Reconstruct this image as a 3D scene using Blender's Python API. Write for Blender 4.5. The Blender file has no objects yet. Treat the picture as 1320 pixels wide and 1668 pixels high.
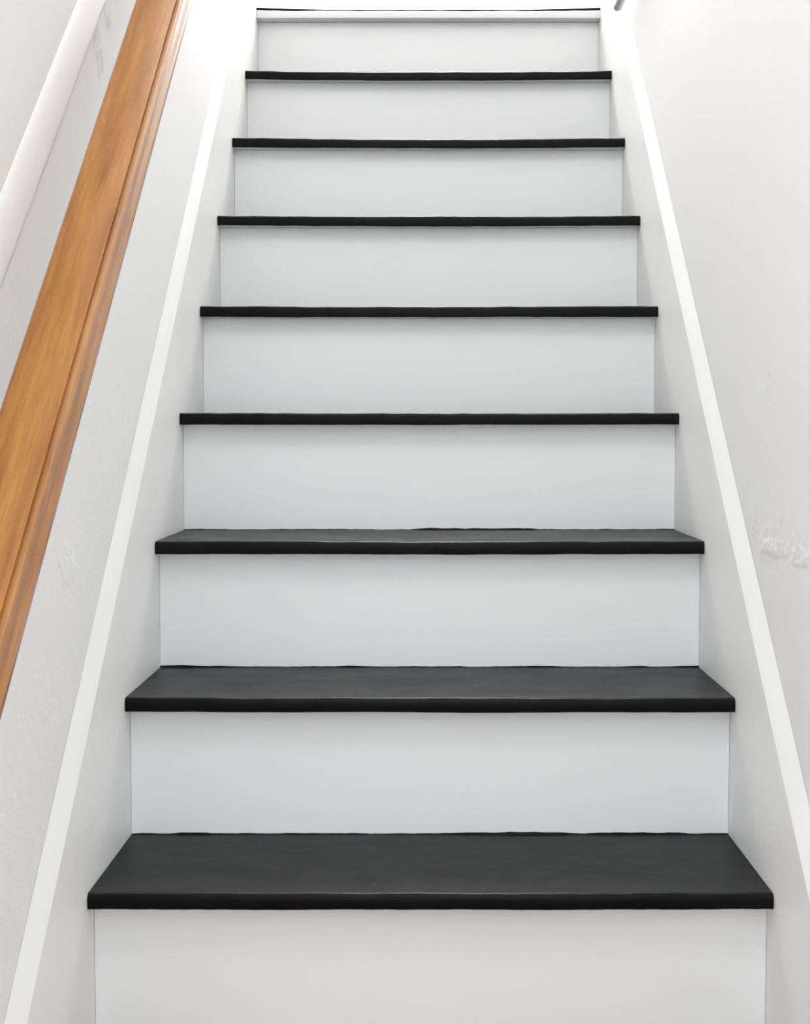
import bpy, bmesh, math, random
from mathutils import Vector, Matrix

# ------------------------------------------------------------------ camera, light, exposure
scene = bpy.context.scene
C = scene.collection

cam_data = bpy.data.cameras.new('camera')
cam_data.sensor_fit = 'HORIZONTAL'
cam_data.sensor_width = 36.0
cam_data.lens = 36.0 * 2200.0 / 1320.0
cam_data.shift_x = -34.47 / 1320.0
cam_data.clip_start = 0.02
cam = bpy.data.objects.new('camera', cam_data)
C.objects.link(cam)
cam.location = (-0.0051, -1.5453, 0.5329)
cam.rotation_euler = (math.pi / 2 - 0.0562, 0, 0)
scene.camera = cam

world = bpy.data.worlds.new('daylight')
scene.world = world
world.use_nodes = True
wbg = world.node_tree.nodes['Background']
wbg.inputs['Color'].default_value = (0.93, 0.97, 1.0, 1)
wbg.inputs['Strength'].default_value = 2.3




def globe(name, loc, radius, power, color):
    d = bpy.data.lights.new(name, 'POINT')
    d.shadow_soft_size = radius
    d.energy, d.color = power, color
    o = bpy.data.objects.new(name, d)
    o.location = loc
    C.objects.link(o)
    return o


# the globe lamp hanging over the upper landing
globe('landing_lamp', (0.0, 3.0, 3.35), 0.25, 175, (1.0, 0.99, 0.97))
# added unseen fill light over the stair foot, brightens the risers
globe('riser_fill_light', (0.0, -1.3, 2.75), 0.25, 34, (1.0, 0.99, 0.97))

vs = scene.view_settings
vs.view_transform = 'Standard'
vs.look = 'None'
vs.gamma = 1.0
vs.exposure = 0.12
vs.use_curve_mapping = False

# ------------------------------------------------------------------ dimensions (metres)
W = 0.8009            # clear width between the skirt boards
RISE, RUN = 0.19, 0.2072
NOSE = 0.0318         # tread overhang past the riser
TH = 0.0190           # tread thickness
M = RISE / RUN        # slope of the flight
HX = W / 2
SK = 0.0140           # skirt board thickness
CAP = 0.039           # the skirt's bevelled top climbs this much from its face to the wall
WX = HX + SK          # wall faces
FLOOR_Z = -RISE
LAND_Y, LAND_Z = 8 * RUN, 8 * RISE + 0.009
Y_FRONT, Y_END, Z_TOP = -1.2, 3.9, 4.2


# ------------------------------------------------------------------ helpers
def link(name, me, mats=(), parent=None):
    o = bpy.data.objects.new(name, me)
    C.objects.link(o)
    for m in mats:
        me.materials.append(m)
    if parent is not None:
        o.parent = parent
    return o


def mesh(name, verts, faces, mats=(), parent=None, smooth=False, face_mats=None):
    me = bpy.data.meshes.new(name)
    me.from_pydata([tuple(v) for v in verts], [], faces)
    bm = bmesh.new()
    bm.from_mesh(me)
    if face_mats is not None:
        bm.faces.ensure_lookup_table()
        for f, k in zip(bm.faces, face_mats):
            f.material_index = k
    bmesh.ops.recalc_face_normals(bm, faces=bm.faces)
    bm.to_mesh(me)
    bm.free()
    if smooth:
        for p in me.polygons:
            p.use_smooth = True
    return link(name, me, mats, parent)


def box(name, x0, x1, y0, y1, z0, z1, mats=(), parent=None, bevel=0.0):
    bm = bmesh.new()
    bmesh.ops.create_cube(bm, size=1.0)
    for v in bm.verts:
        v.co = Vector((x0 + (v.co.x + .5) * (x1 - x0), y0 + (v.co.y + .5) * (y1 - y0), z0 + (v.co.z + .5) * (z1 - z0)))
    if bevel:
        bmesh.ops.bevel(bm, geom=bm.edges[:], offset=bevel, segments=2, affect='EDGES', profile=0.5)
    me = bpy.data.meshes.new(name)
    bm.to_mesh(me)
    bm.free()
    return link(name, me, mats, parent)


def prism(name, profile, stations, mats=(), parent=None, smooth=False):
    """profile: closed list of (a, b); stations: functions (a, b) -> point for each end/section."""
    n = len(profile)
    verts, faces = [], []
    for st in stations:
        verts += [st(a, b) for a, b in profile]
    for s in range(len(stations) - 1):
        for i in range(n):
            j = (i + 1) % n
            faces.append((s * n + i, s * n + j, (s + 1) * n + j, (s + 1) * n + i))
    faces.append(tuple(range(n)))
    faces.append(tuple(range((len(stations) - 1) * n, len(stations) * n)))
    return mesh(name, verts, faces, mats, parent, smooth)


def structure(o):
    o['kind'] = 'structure'
    return o


def auto_smooth(o, angle=35):
    for p in o.data.polygons:
        p.use_smooth = True
    o.data.set_sharp_from_angle(angle=math.radians(angle))


# ------------------------------------------------------------------ materials
class NT:
    def __init__(self, name):
        self.m = bpy.data.materials.new(name)
        self.m.use_nodes = True
        self.t = self.m.node_tree
        self.b = self.t.nodes['Principled BSDF']

    def n(self, kind, **kw):
        nd = self.t.nodes.new(kind)
        for k, v in kw.items():
            if k.startswith('_'):
                setattr(nd, k[1:], v)
            else:
                nd.inputs[k.replace('__', ' ')].default_value = v
        return nd

    def l(self, a, b):
        self.t.links.new(a, b)

    def coord(self, scale=(1, 1, 1), loc=(0, 0, 0)):
        tc = self.n('ShaderNodeTexCoord')
        mp = self.n('ShaderNodeMapping')
        mp.inputs['Scale'].default_value = scale
        mp.inputs['Location'].default_value = loc
        self.l(tc.outputs['Object'], mp.inputs['Vector'])
        return mp.outputs['Vector']

    def noise(self, vec, scale, detail=3, rough=.5):
        nd = self.n('ShaderNodeTexNoise', Scale=scale, Detail=detail, Roughness=rough)
        self.l(vec, nd.inputs['Vector'])
        return nd.outputs['Fac']

    def ramp(self, fac, stops):
        r = self.n('ShaderNodeValToRGB')
        e = r.color_ramp.elements
        while len(e) < len(stops):
            e.new(0.5)
        for k, (p, c) in enumerate(stops):
            e[k].position = p
            e[k].color = (c if len(c) == 4 else (*c, 1)) if isinstance(c, tuple) else (c, c, c, 1)
        self.l(fac, r.inputs['Fac'])
        return r.outputs['Color']

    def math(self, op, a, b=None):
        nd = self.n('ShaderNodeMath', _operation=op)
        for i, v in enumerate((a, b)):
            if v is None:
                continue
            if isinstance(v, (int, float)):
                nd.inputs[i].default_value = v
            else:
                self.l(v, nd.inputs[i])
        return nd.outputs[0]

    def mix(self, fac, a, b):
        nd = self.n('ShaderNodeMix', _data_type='RGBA')
        for s, v in ((0, fac), (6, a), (7, b)):
            if isinstance(v, (int, float)):
                nd.inputs[s].default_value = v
            elif isinstance(v, tuple):
                nd.inputs[s].default_value = (*v, 1)
            else:
                self.l(v, nd.inputs[s])
        return nd.outputs[2]

    def bump(self, height, strength, dist):
        nd = self.n('ShaderNodeBump', Strength=strength, Distance=dist)
        self.l(height, nd.inputs['Height'])
        self.l(nd.outputs['Normal'], self.b.inputs['Normal'])

    def blob(self, centre, radii):
        """1 at the centre of an ellipsoid spot on the surface, 0 outside it."""
        tc = self.n('ShaderNodeTexCoord')
        sub = self.n('ShaderNodeVectorMath', _operation='SUBTRACT')
        self.l(tc.outputs['Object'], sub.inputs[0])
        sub.inputs[1].default_value = centre
        div = self.n('ShaderNodeVectorMath', _operation='DIVIDE')
        self.l(sub.outputs[0], div.inputs[0])
        div.inputs[1].default_value = radii
        ln = self.n('ShaderNodeVectorMath', _operation='LENGTH')
        self.l(div.outputs[0], ln.inputs[0])
        mr = self.n('ShaderNodeMapRange', _interpolation_type='SMOOTHSTEP')
        self.l(ln.outputs['Value'], mr.inputs['Value'])
        mr.inputs['From Min'].default_value = 1.0
        mr.inputs['From Max'].default_value = 0.55
        return mr.outputs['Result']


def plaster(name, col, stipple=0.25, patches=(), smudges=(), rough=.75):
    t = NT(name)
    v = t.coord()
    big = t.noise(v, 3.0, 2)
    c = t.ramp(big, [(0.3, tuple(x * .985 for x in col)), (0.7, col)])
    fine = t.noise(v, 260, 2, .6)
    mid = t.noise(v, 45, 3, .55)
    h = t.math('ADD', t.math('MULTIPLY', fine, .35), t.math('MULTIPLY', mid, .5))
    rough_p = t.noise(v, 52, 5, .65)
    for centre, radii, amt in patches:
        m = t.math('MULTIPLY', t.blob(centre, radii), t.ramp(t.noise(v, 17, 3, .6), [(0.44, 0.0), (0.56, 1.0)]))
        h = t.math('ADD', h, t.math('MULTIPLY', m, t.math('MULTIPLY', rough_p, amt)))
    for centre, radii, dark in smudges:
        m = t.math('MULTIPLY', t.blob(centre, radii), t.ramp(rough_p, [(0.42, 0.0), (0.62, 1.0)]))
        c = t.mix(m, c, dark)
    t.l(c, t.b.inputs['Base Color'])
    t.b.inputs['Roughness'].default_value = rough
    t.b.inputs['Specular IOR Level'].default_value = .3
    t.bump(h, stipple, .002)
    return t.m


def satin_paint(name, col, rough=.42, strength=.12):
    """brushed satin paint on wood: faint strokes along the board"""
    t = NT(name)
    v = t.coord(scale=(2.5, 60, 60))
    st = t.noise(v, 2.0, 4, .6)
    lump = t.noise(t.coord(), 22, 2)
    c = t.ramp(t.noise(t.coord(), 4, 2), [(0.3, tuple(x * .985 for x in col)), (0.7, col)])
    t.l(c, t.b.inputs['Base Color'])
    t.b.inputs['Roughness'].default_value = rough
    t.b.inputs['Specular IOR Level'].default_value = .35
    t.bump(t.math('ADD', t.math('MULTIPLY', st, .4), lump), strength, .0015)
    return t.m


def black_paint(name):
    t = NT(name)
    v = t.coord()
    lump = t.noise(v, 30, 3, .6)
    scuff = t.noise(t.coord(scale=(1, 2.2, 2.2)), 9, 4, .65)
    c = t.ramp(scuff, [(0.35, (.0035, .0035, .0038)), (0.75, (.0065, .0064, .0066))])
    # a few pin-head chips of pale wood in the paint
    vo = t.n('ShaderNodeTexVoronoi', Scale=11.0)
    t.l(v, vo.inputs['Vector'])
    chip = t.math('LESS_THAN', vo.outputs['Distance'], .022)
    keep = t.math('GREATER_THAN', t.noise(v, 2.7, 1), .56)
    c = t.mix(t.math('MULTIPLY', t.math('MULTIPLY', chip, keep), .55), c, (.35, .33, .31))
    t.l(c, t.b.inputs['Base Color'])
    r = t.ramp(scuff, [(0.3, .32), (0.75, .43)])
    t.l(r, t.b.inputs['Roughness'])
    t.b.inputs['Specular IOR Level'].default_value = .10
    t.bump(lump, .18, .002)
    return t.m


def wood(name, coat):
    """stained maple, grain along local X"""
    t = NT(name)
    v = t.coord(scale=(1.6, 26, 26))
    warp = t.noise(t.coord(scale=(1, 6, 6)), 3.2, 3)
    wv = t.n('ShaderNodeMix', _data_type='VECTOR')
    wv.inputs[0].default_value = .12
    t.l(v, wv.inputs[4])
    nz = t.n('ShaderNodeTexNoise', Scale=2.2, Detail=2)
    t.l(t.coord(scale=(1.5, 7, 7)), nz.inputs['Vector'])
    t.l(nz.outputs['Color'], wv.inputs[5])
    g = t.noise(wv.outputs[1], 3.4, 6, .62)
    pores = t.noise(t.coord(scale=(9, 130, 130)), 2.0, 3, .6)
    blot = t.noise(t.coord(scale=(1, 2.2, 2.2)), 9, 3, .6)
    c = t.ramp(g, [(0.27, (.20, .070, .015)), (0.48, (.345, .143, .033)), (0.70, (.45, .208, .058))])
    c = t.mix(t.math('MULTIPLY', t.ramp(pores, [(0.35, 1.0), (0.55, 0.0)]), .45), c, (.27, .105, .03))
    c = t.mix(t.math('MULTIPLY', t.ramp(blot, [(0.45, 0.0), (0.72, 1.0)]), .52), c, (.37, .145, .042))
    t.l(c, t.b.inputs['Base Color'])
    t.b.inputs['Roughness'].default_value = .30
    t.b.inputs['Specular IOR Level'].default_value = .22
    t.b.inputs['Coat Weight'].default_value = coat
    t.b.inputs['Coat Roughness'].default_value = .16
    t.bump(g, .06, .001)
    return t.m


def metal(name, col, rough):
    t = NT(name)
    n = t.noise(t.coord(), 60, 2)
    t.l(t.ramp(n, [(0.3, tuple(x * .9 for x in col)), (0.7, col)]), t.b.inputs['Base Color'])
    t.b.inputs['Metallic'].default_value = .35
    t.b.inputs['Roughness'].default_value = rough
    return t.m


WHITE = (.93, .93, .935)
mat_wall_r = plaster('white_plaster_patched', WHITE, .22,
                     patches=[((WX, .08, .412), (.05, .22, .042), 2.3), ((WX, .02, .398), (.05, .20, .014), 3.6)],
                     smudges=[((WX, .112, .607), (.03, .006, .012), (.74, .74, .74)), ((WX, .112, .59), (.03, .012, .006), (.76, .76, .76))])
mat_wall_l = plaster('white_plaster_rolled', WHITE, .42,
                     patches=[((-WX, -.015, .387), (.05, .05, .03), 2.0), ((-WX, -.14, .22), (.05, .12, .09), .8)],
                     smudges=[((-WX, .16, 1.02), (.03, .035, .03), (.74, .74, .75)), ((-WX, .18, 1.0), (.03, .02, .03), (.76, .77, .77)),
                              ((-WX, .225, 1.075), (.03, .03, .03), (.80, .80, .81))])
mat_cream = plaster('cream_plaster', (.70, .705, .675), .12)
mat_ceil = plaster('ceiling_paint', (.90, .90, .90), .1)
mat_floor = satin_paint('dark_floor_varnish', (.16, .10, .06), .4)
mat_riser = satin_paint('white_satin_riser', (.915, .92, .925), .45, .10)
mat_skirt = satin_paint('white_satin_skirt', (.925, .93, .925), .42, .06)
mat_trim = satin_paint('white_satin_trim', (.84, .845, .85), .42, .05)
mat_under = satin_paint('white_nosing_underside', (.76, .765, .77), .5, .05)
mat_black = black_paint('black_tread_paint')
mat_wood = wood('stained_maple', .05)
mat_bead = wood('stained_maple_polished', .9)
mat_grey = metal('grey_metal', (.60, .60, .60), .45)

# ------------------------------------------------------------------ setting
structure(box('floor', -2.2, 2.2, -4.0, 0.06, FLOOR_Z - .12, FLOOR_Z, [mat_floor]))
structure(box('floor_landing', -WX, WX, LAND_Y + 0.16, Y_END, LAND_Z - .2, LAND_Z - .001, [mat_floor]))
structure(box('ceiling', -WX - .1, WX + .1, Y_FRONT, Y_END + .1, Z_TOP, Z_TOP + .1, [mat_ceil]))
structure(box('wall_back', -WX - .1, WX + .1, Y_END, Y_END + .1, LAND_Z - .2, Z_TOP, [mat_wall_l]))
structure(box('wall_right', WX, WX + .12, Y_FRONT, Y_END, FLOOR_Z, Z_TOP, [mat_wall_r]))

# left wall: white plaster, cream paint above the sloping trim
TR0, TR1 = .8954, .9785           # the trim's lower and upper edge, vertically above the nosing line
mid = (TR0 + TR1) / 2


def wall_left():
    verts, faces, fm = [], [], []
    for x in (-WX, -WX - .12):
        verts += [(x, Y_FRONT, FLOOR_Z), (x, Y_END, FLOOR_Z),
                  (x, Y_FRONT, M * Y_FRONT + mid), (x, Y_END, M * Y_END + mid),
                  (x, Y_FRONT, Z_TOP), (x, Y_END, Z_TOP)]
    q = [(0, 1, 3, 2), (2, 3, 5, 4), (6, 7, 9, 8), (8, 9, 11, 10), (0, 2, 8, 6), (2, 4, 10, 8),
         (1, 3, 9, 7), (3, 5, 11, 9), (0, 1, 7, 6), (4, 5, 11, 10)]
    return structure(mesh('wall_left', verts, q, [mat_wall_l, mat_cream], face_mats=[0, 1, 0, 1, 0, 1, 0, 1, 0, 1]))


wall_left()

# sloping trim board on the left wall, eased edges
tx = .0038


def slope_station(y):
    return lambda a, h: (a, y, M * y + h)


tr = prism('trim_1', [(-WX, TR0), (-WX + tx * .6, TR0 + .001), (-WX + tx * .9, TR0 + .004), (-WX + tx, TR0 + .012),
                      (-WX + tx, TR0 + .030), (-WX + tx * .9, TR0 + .050), (-WX + tx * .65, TR0 + .067),
                      (-WX + tx * .3, TR1 - .004), (-WX, TR1)],
           [slope_station(-1.15), slope_station(2.4)], [mat_trim])
auto_smooth(tr, 50)
structure(tr)

# ------------------------------------------------------------------ staircase
stairs = bpy.data.objects.new('staircase', None)
C.objects.link(stairs)
stairs.location = (0, 0, FLOOR_Z)
stairs['label'] = 'straight white staircase with black painted treads rising between two white walls'
stairs['category'] = 'staircase'


def to_stairs(o):
    o.parent = stairs
    o.matrix_parent_inverse = Matrix.Translation((0, 0, -FLOOR_Z))
    return o


def wobble(seed):
    rnd = random.Random(seed)
    ws = [(rnd.uniform(4, 11) * 1.7 ** k, rnd.uniform(0, 6.28), .8 ** k) for k in range(7)]
    s = sum(w[2] for w in ws)
    return lambda x: sum(a * math.sin(f * x + p) for f, p, a in ws) / s * 1.8


SAG = [0, 0.0003, .0003, .0004, .0008, .0015, .0024, .0030, .0045]


def tread(k):
    y0, z0 = k * RUN, k * RISE
    D = RUN + NOSE - .0005
    t = TH
    r = .0065
    N = 120
    wt, wb, wl, we, wu = (wobble(k * 10 + i) for i in range(5))
    verts, faces, fm = [], [], []
    for i in range(N + 1):
        x = -HX + .0004 + (W - .0008) * i / N
        u = 2 * i / N - 1
        sag = -SAG[k] * (1 - u * u)
        ez = .0007 * wt(x)
        ey = .0007 * we(x)
        eb = .0006 * wb(x) + sag
        lip = .0012 + .0016 * max(0, wl(x)) + .0006 * wl(x * 3.1)
        rows = [(D, lip), (D - .0015, max(lip - .0006, .0002)), (D - .003, 0), (D - .0034, 0), (D - .012, 0), (D * .6, 0), (.03, sag * .6), (r + .004, sag + ez)]
        for a in range(0, 5):
            th = math.pi / 2 * a / 4
            rows.append((r - r * math.sin(th) + ey, -r + r * math.cos(th) + sag + ez))
        rows += [(.0003 + ey, -t * .7 + eb), (.001 + ey, -t + .0012 + eb), (.0025 + ey, -t + eb),
                 (.0045 + .0012 * wu(x), -t + eb * .9), (NOSE, -t), (D, -t)]
        verts += [(x, y0 + a, z0 + b) for a, b in rows]
    n = len(rows)
    for i in range(N):
        for j in range(n):
            j2 = (j + 1) % n
            faces.append((i * n + j, i * n + j2, (i + 1) * n + j2, (i + 1) * n + j))
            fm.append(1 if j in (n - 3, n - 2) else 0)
    faces.append(tuple(range(n)))
    faces.append(tuple(range(N * n, N * n + n)))
    fm += [0, 0]
    o = mesh('tread', verts, faces, [mat_black, mat_under], face_mats=fm)
    auto_smooth(o, 40)
    o['label'] = 'black painted wooden tread'
    return to_stairs(o)


def riser(k):
    z1 = k * RISE - TH - .0002
    if k == 8:
        z1 = LAND_Z - .0255
    y = k * RUN + NOSE
    o = box('riser', -HX + .0003, HX - .0003, y, y + .018, (k - 1) * RISE + .0002 if k else FLOOR_Z + .0005, z1, [mat_riser], bevel=.0006)
    o['label'] = 'white painted riser board'
    return to_stairs(o)


for k in range(8):
    tread(k)
for k in range(9):
    riser(k)

# the top nosing on the landing: white front, black paint only along its upper edge


def landing_nosing():
    N = 100
    y0, z0 = LAND_Y, LAND_Z
    wt, wb = wobble(91), wobble(92)
    t = .0250
    verts, faces, fm = [], [], []
    for i in range(N + 1):
        x = -HX + .0004 + (W - .0008) * i / N
        u = 2 * i / N - 1
        sag = -SAG[8] * (1 - u ** 4)
        line = .0014 + .0034 * u * u + .0010 * wt(x)
        line = max(line, .0016)
        rows = [(.16, 0), (.03, sag * .7), (.004, sag), (.0012, sag - .0006), (.0004, sag - .002),
                (0, sag - .002 - line), (0, -t * .6), (.0005, -t + .001), (.002, -t), (NOSE, -t), (.16, -t)]
        verts += [(x, y0 + a, z0 + b) for a, b in rows]
    n = len(rows)
    for i in range(N):
        for j in range(n):
            j2 = (j + 1) % n
            faces.append((i * n + j, i * n + j2, (i + 1) * n + j2, (i + 1) * n + j))
            fm.append(0 if j < 5 else 1)
    faces += [tuple(range(n)), tuple(range(N * n, N * n + n))]
    fm += [1, 1]
    o = mesh('landing_nosing', verts, faces, [mat_black, mat_trim], face_mats=fm)
    auto_smooth(o, 40)
    o['label'] = 'white top nosing with a thin black painted edge'
    return to_stairs(o)


landing_nosing()

# skirt boards along both walls


def skirt(side):
    H = .171
    yA = (FLOOR_Z - H) / M              # where the sloping top meets the floor
    yB = LAND_Y + .06                    # plumb cut, then level along the landing
    e = .0014
    zt = M * yB + H
    outline = [(yA - .10, FLOOR_Z), (yA - .10, FLOOR_Z + .07), (yA + .07, FLOOR_Z + .07 + (M * .07) * .9), (yB, zt), (yB, LAND_Z - .3), (.12, FLOOR_Z)]
    outline[2] = ((FLOOR_Z + .07 - H) / M, FLOOR_Z + .07)
    bm = bmesh.new()
    xi, xo = side * HX, side * (WX - .0004)
    a = [bm.verts.new((xi, y, z)) for y, z in outline]
    b = [bm.verts.new((xo, y, z + (CAP if i in (1, 2, 3) else 0))) for i, (y, z) in enumerate(outline)]
    n = len(outline)
    bm.faces.new(a)
    bm.faces.new(b[::-1])
    for i in range(n):
        bm.faces.new((a[i], a[(i + 1) % n], b[(i + 1) % n], b[i]))
    bmesh.ops.recalc_face_normals(bm, faces=bm.faces)
    top = [ed for ed in bm.edges if all(abs(v.co.x - xi) < 1e-6 for v in ed.verts)
           and all(v.co.z - (M * v.co.y + H) > -1e-4 for v in ed.verts)]
    bmesh.ops.bevel(bm, geom=top, offset=e, segments=3, affect='EDGES', profile=.5)
    me = bpy.data.meshes.new('skirt_board')
    bm.to_mesh(me)
    bm.free()
    o = link('skirt_board', me, [mat_skirt])
    auto_smooth(o, 30)
    o['label'] = 'white sloping skirt board on the ' + ('left' if side < 0 else 'right') + ' wall'
    return to_stairs(o)


skirt(-1)
skirt(1)

# ------------------------------------------------------------------ wooden handrail on the left wall
ANG = math.atan(M)
RAIL_H = .90
ya, yb = -.80, 1.75
rail_root = bpy.data.objects.new('handrail', None)
C.objects.link(rail_root)
rail_root.location = (0, ya, M * ya + RAIL_H)
rail_root.rotation_euler = (0, -ANG, math.pi / 2)     # local X runs up the slope, local -Y is to the right
rail_root['label'] = 'brown stained wooden handrail with a beaded edge on the left wall'
rail_root['category'] = 'handrail'
LEN = (yb - ya) / math.cos(ANG)


def rail_prism(name, prof, mats, parent=rail_root):
    """prof in (x world, n = distance normal to the slope, up positive)"""
    o = prism(name, prof, [lambda a, b: (0, -a, b), lambda a, b: (LEN, -a, b)], mats, parent)
    auto_smooth(o, 35)
    return o


def arc(cx, cy, r, a0, a1, n):
    return [(cx + r * math.cos(math.radians(a0 + (a1 - a0) * i / n)), cy + r * math.sin(math.radians(a0 + (a1 - a0) * i / n))) for i in range(n + 1)]


XL, XR = -.3745, -.3230
rail = rail_prism('rail', [(XL, -.030), (XL, -.004)] + arc(XL + .004, -.004, .004, 170, 90, 5)
                  + [(XR - .0020, 0), (XR, -.0011), (XR, -.030), (XR + .004, -.034), (XR + .004, -.046), (XL + .012, -.046), (XL + .012, -.034)], [mat_wood])
bead = rail_prism('bead', [(XR + .0001, -.0024)] + arc(XR + .0050, -.0046, .0044, 138, -35, 12)
                  + [(XR + .0070, -.0095), (XR + .0066, -.0125), (XR + .0074, -.0160), (XR + .0098, -.0195),
                     (XR + .0110, -.0225), (XR + .0106, -.0265), (XR + .0080, -.0290), (XR + .0001, -.0295)], [mat_bead], rail)
bead['label'] = 'rounded bead along the rail edge'

for yy in (-.62, .62, 1.55):
    s = (yy - ya) / math.cos(ANG)
    bm = bmesh.new()
    xm = (XL + XR) / 2

    def tube(pts, r, seg=12):
        ring = []
        for i, p in enumerate(pts):
            d = (Vector(pts[min(i + 1, len(pts) - 1)]) - Vector(pts[max(i - 1, 0)])).normalized()
            u = d.orthogonal().normalized()
            w = d.cross(u)
            ring.append([bm.verts.new(Vector(p) + r * (math.cos(2 * math.pi * q / seg) * u + math.sin(2 * math.pi * q / seg) * w)) for q in range(seg)])
        for i in range(len(ring) - 1):
            for q in range(seg):
                bm.faces.new((ring[i][q], ring[i][(q + 1) % seg], ring[i + 1][(q + 1) % seg], ring[i + 1][q]))
        bm.faces.new(ring[0][::-1])
        bm.faces.new(ring[-1])
    tube([(s, -xm, -.046), (s, -xm, -.062)], .006)
    tube([(s, -xm, -.060), (s - .004, WX - .03, -.075), (s - .006, WX - .004, -.078)], .006)
    tube([(s - .006, WX - .006, -.078), (s - .006, WX, -.078)], .026, 20)
    bmesh.ops.recalc_face_normals(bm, faces=bm.faces)
    me = bpy.data.meshes.new('bracket')
    bm.to_mesh(me)
    bm.free()
    br = link('bracket', me, [mat_grey], rail_root)
    auto_smooth(br, 40)
    br['label'] = 'grey metal wall bracket'

# ------------------------------------------------------------------ grey grab bar whose tip shows at the top right
gx, gz, gy0, gy1 = .388, 1.412, 1.275, 1.00
bar_root = bpy.data.objects.new('grab_bar', None)
C.objects.link(bar_root)
bar_root.location = (gx, gy0, gz)
bar_root['label'] = 'grey metal bar end on the right wall beside the top step'
bar_root['category'] = 'grab bar'


def lathe_y(name, prof, parent, mat, seg=20, axis='y'):
    """prof: (distance along axis, radius)"""
    verts, faces = [], []
    for d, r in prof:
        for q in range(seg):
            a = 2 * math.pi * q / seg
            c, s = r * math.cos(a), r * math.sin(a)
            verts.append((c, d, s) if axis == 'y' else (d, c, s))
    for i in range(len(prof) - 1):
        for q in range(seg):
            faces.append((i * seg + q, i * seg + (q + 1) % seg, (i + 1) * seg + (q + 1) % seg, (i + 1) * seg + q))
    faces += [tuple(range(seg)), tuple(range((len(prof) - 1) * seg, len(prof) * seg))]
    o = mesh(name, verts, faces, [mat], parent)
    auto_smooth(o, 40)
    return o


L = gy1 - gy0
lathe_y('bar', [(-.002, .009), (L + .002, .009)], bar_root, mat_grey)
for y in (0, L):
    sg = 1 if y == 0 else -1
    c = lathe_y('end_cap', [(-.006 * sg, .0096), (.003 * sg, .0096), (.0055 * sg, .008), (.0065 * sg, .005)], bar_root, mat_grey)
    c.location = (0, y, 0)
for y in (L * .45, L * .9):
    p = lathe_y('wall_mount', [(.006, .005), (WX - gx - .005, .005), (WX - gx - .0045, .016), (WX - gx, .017)], bar_root, mat_grey, axis='x')
    p.location = (0, y, 0)
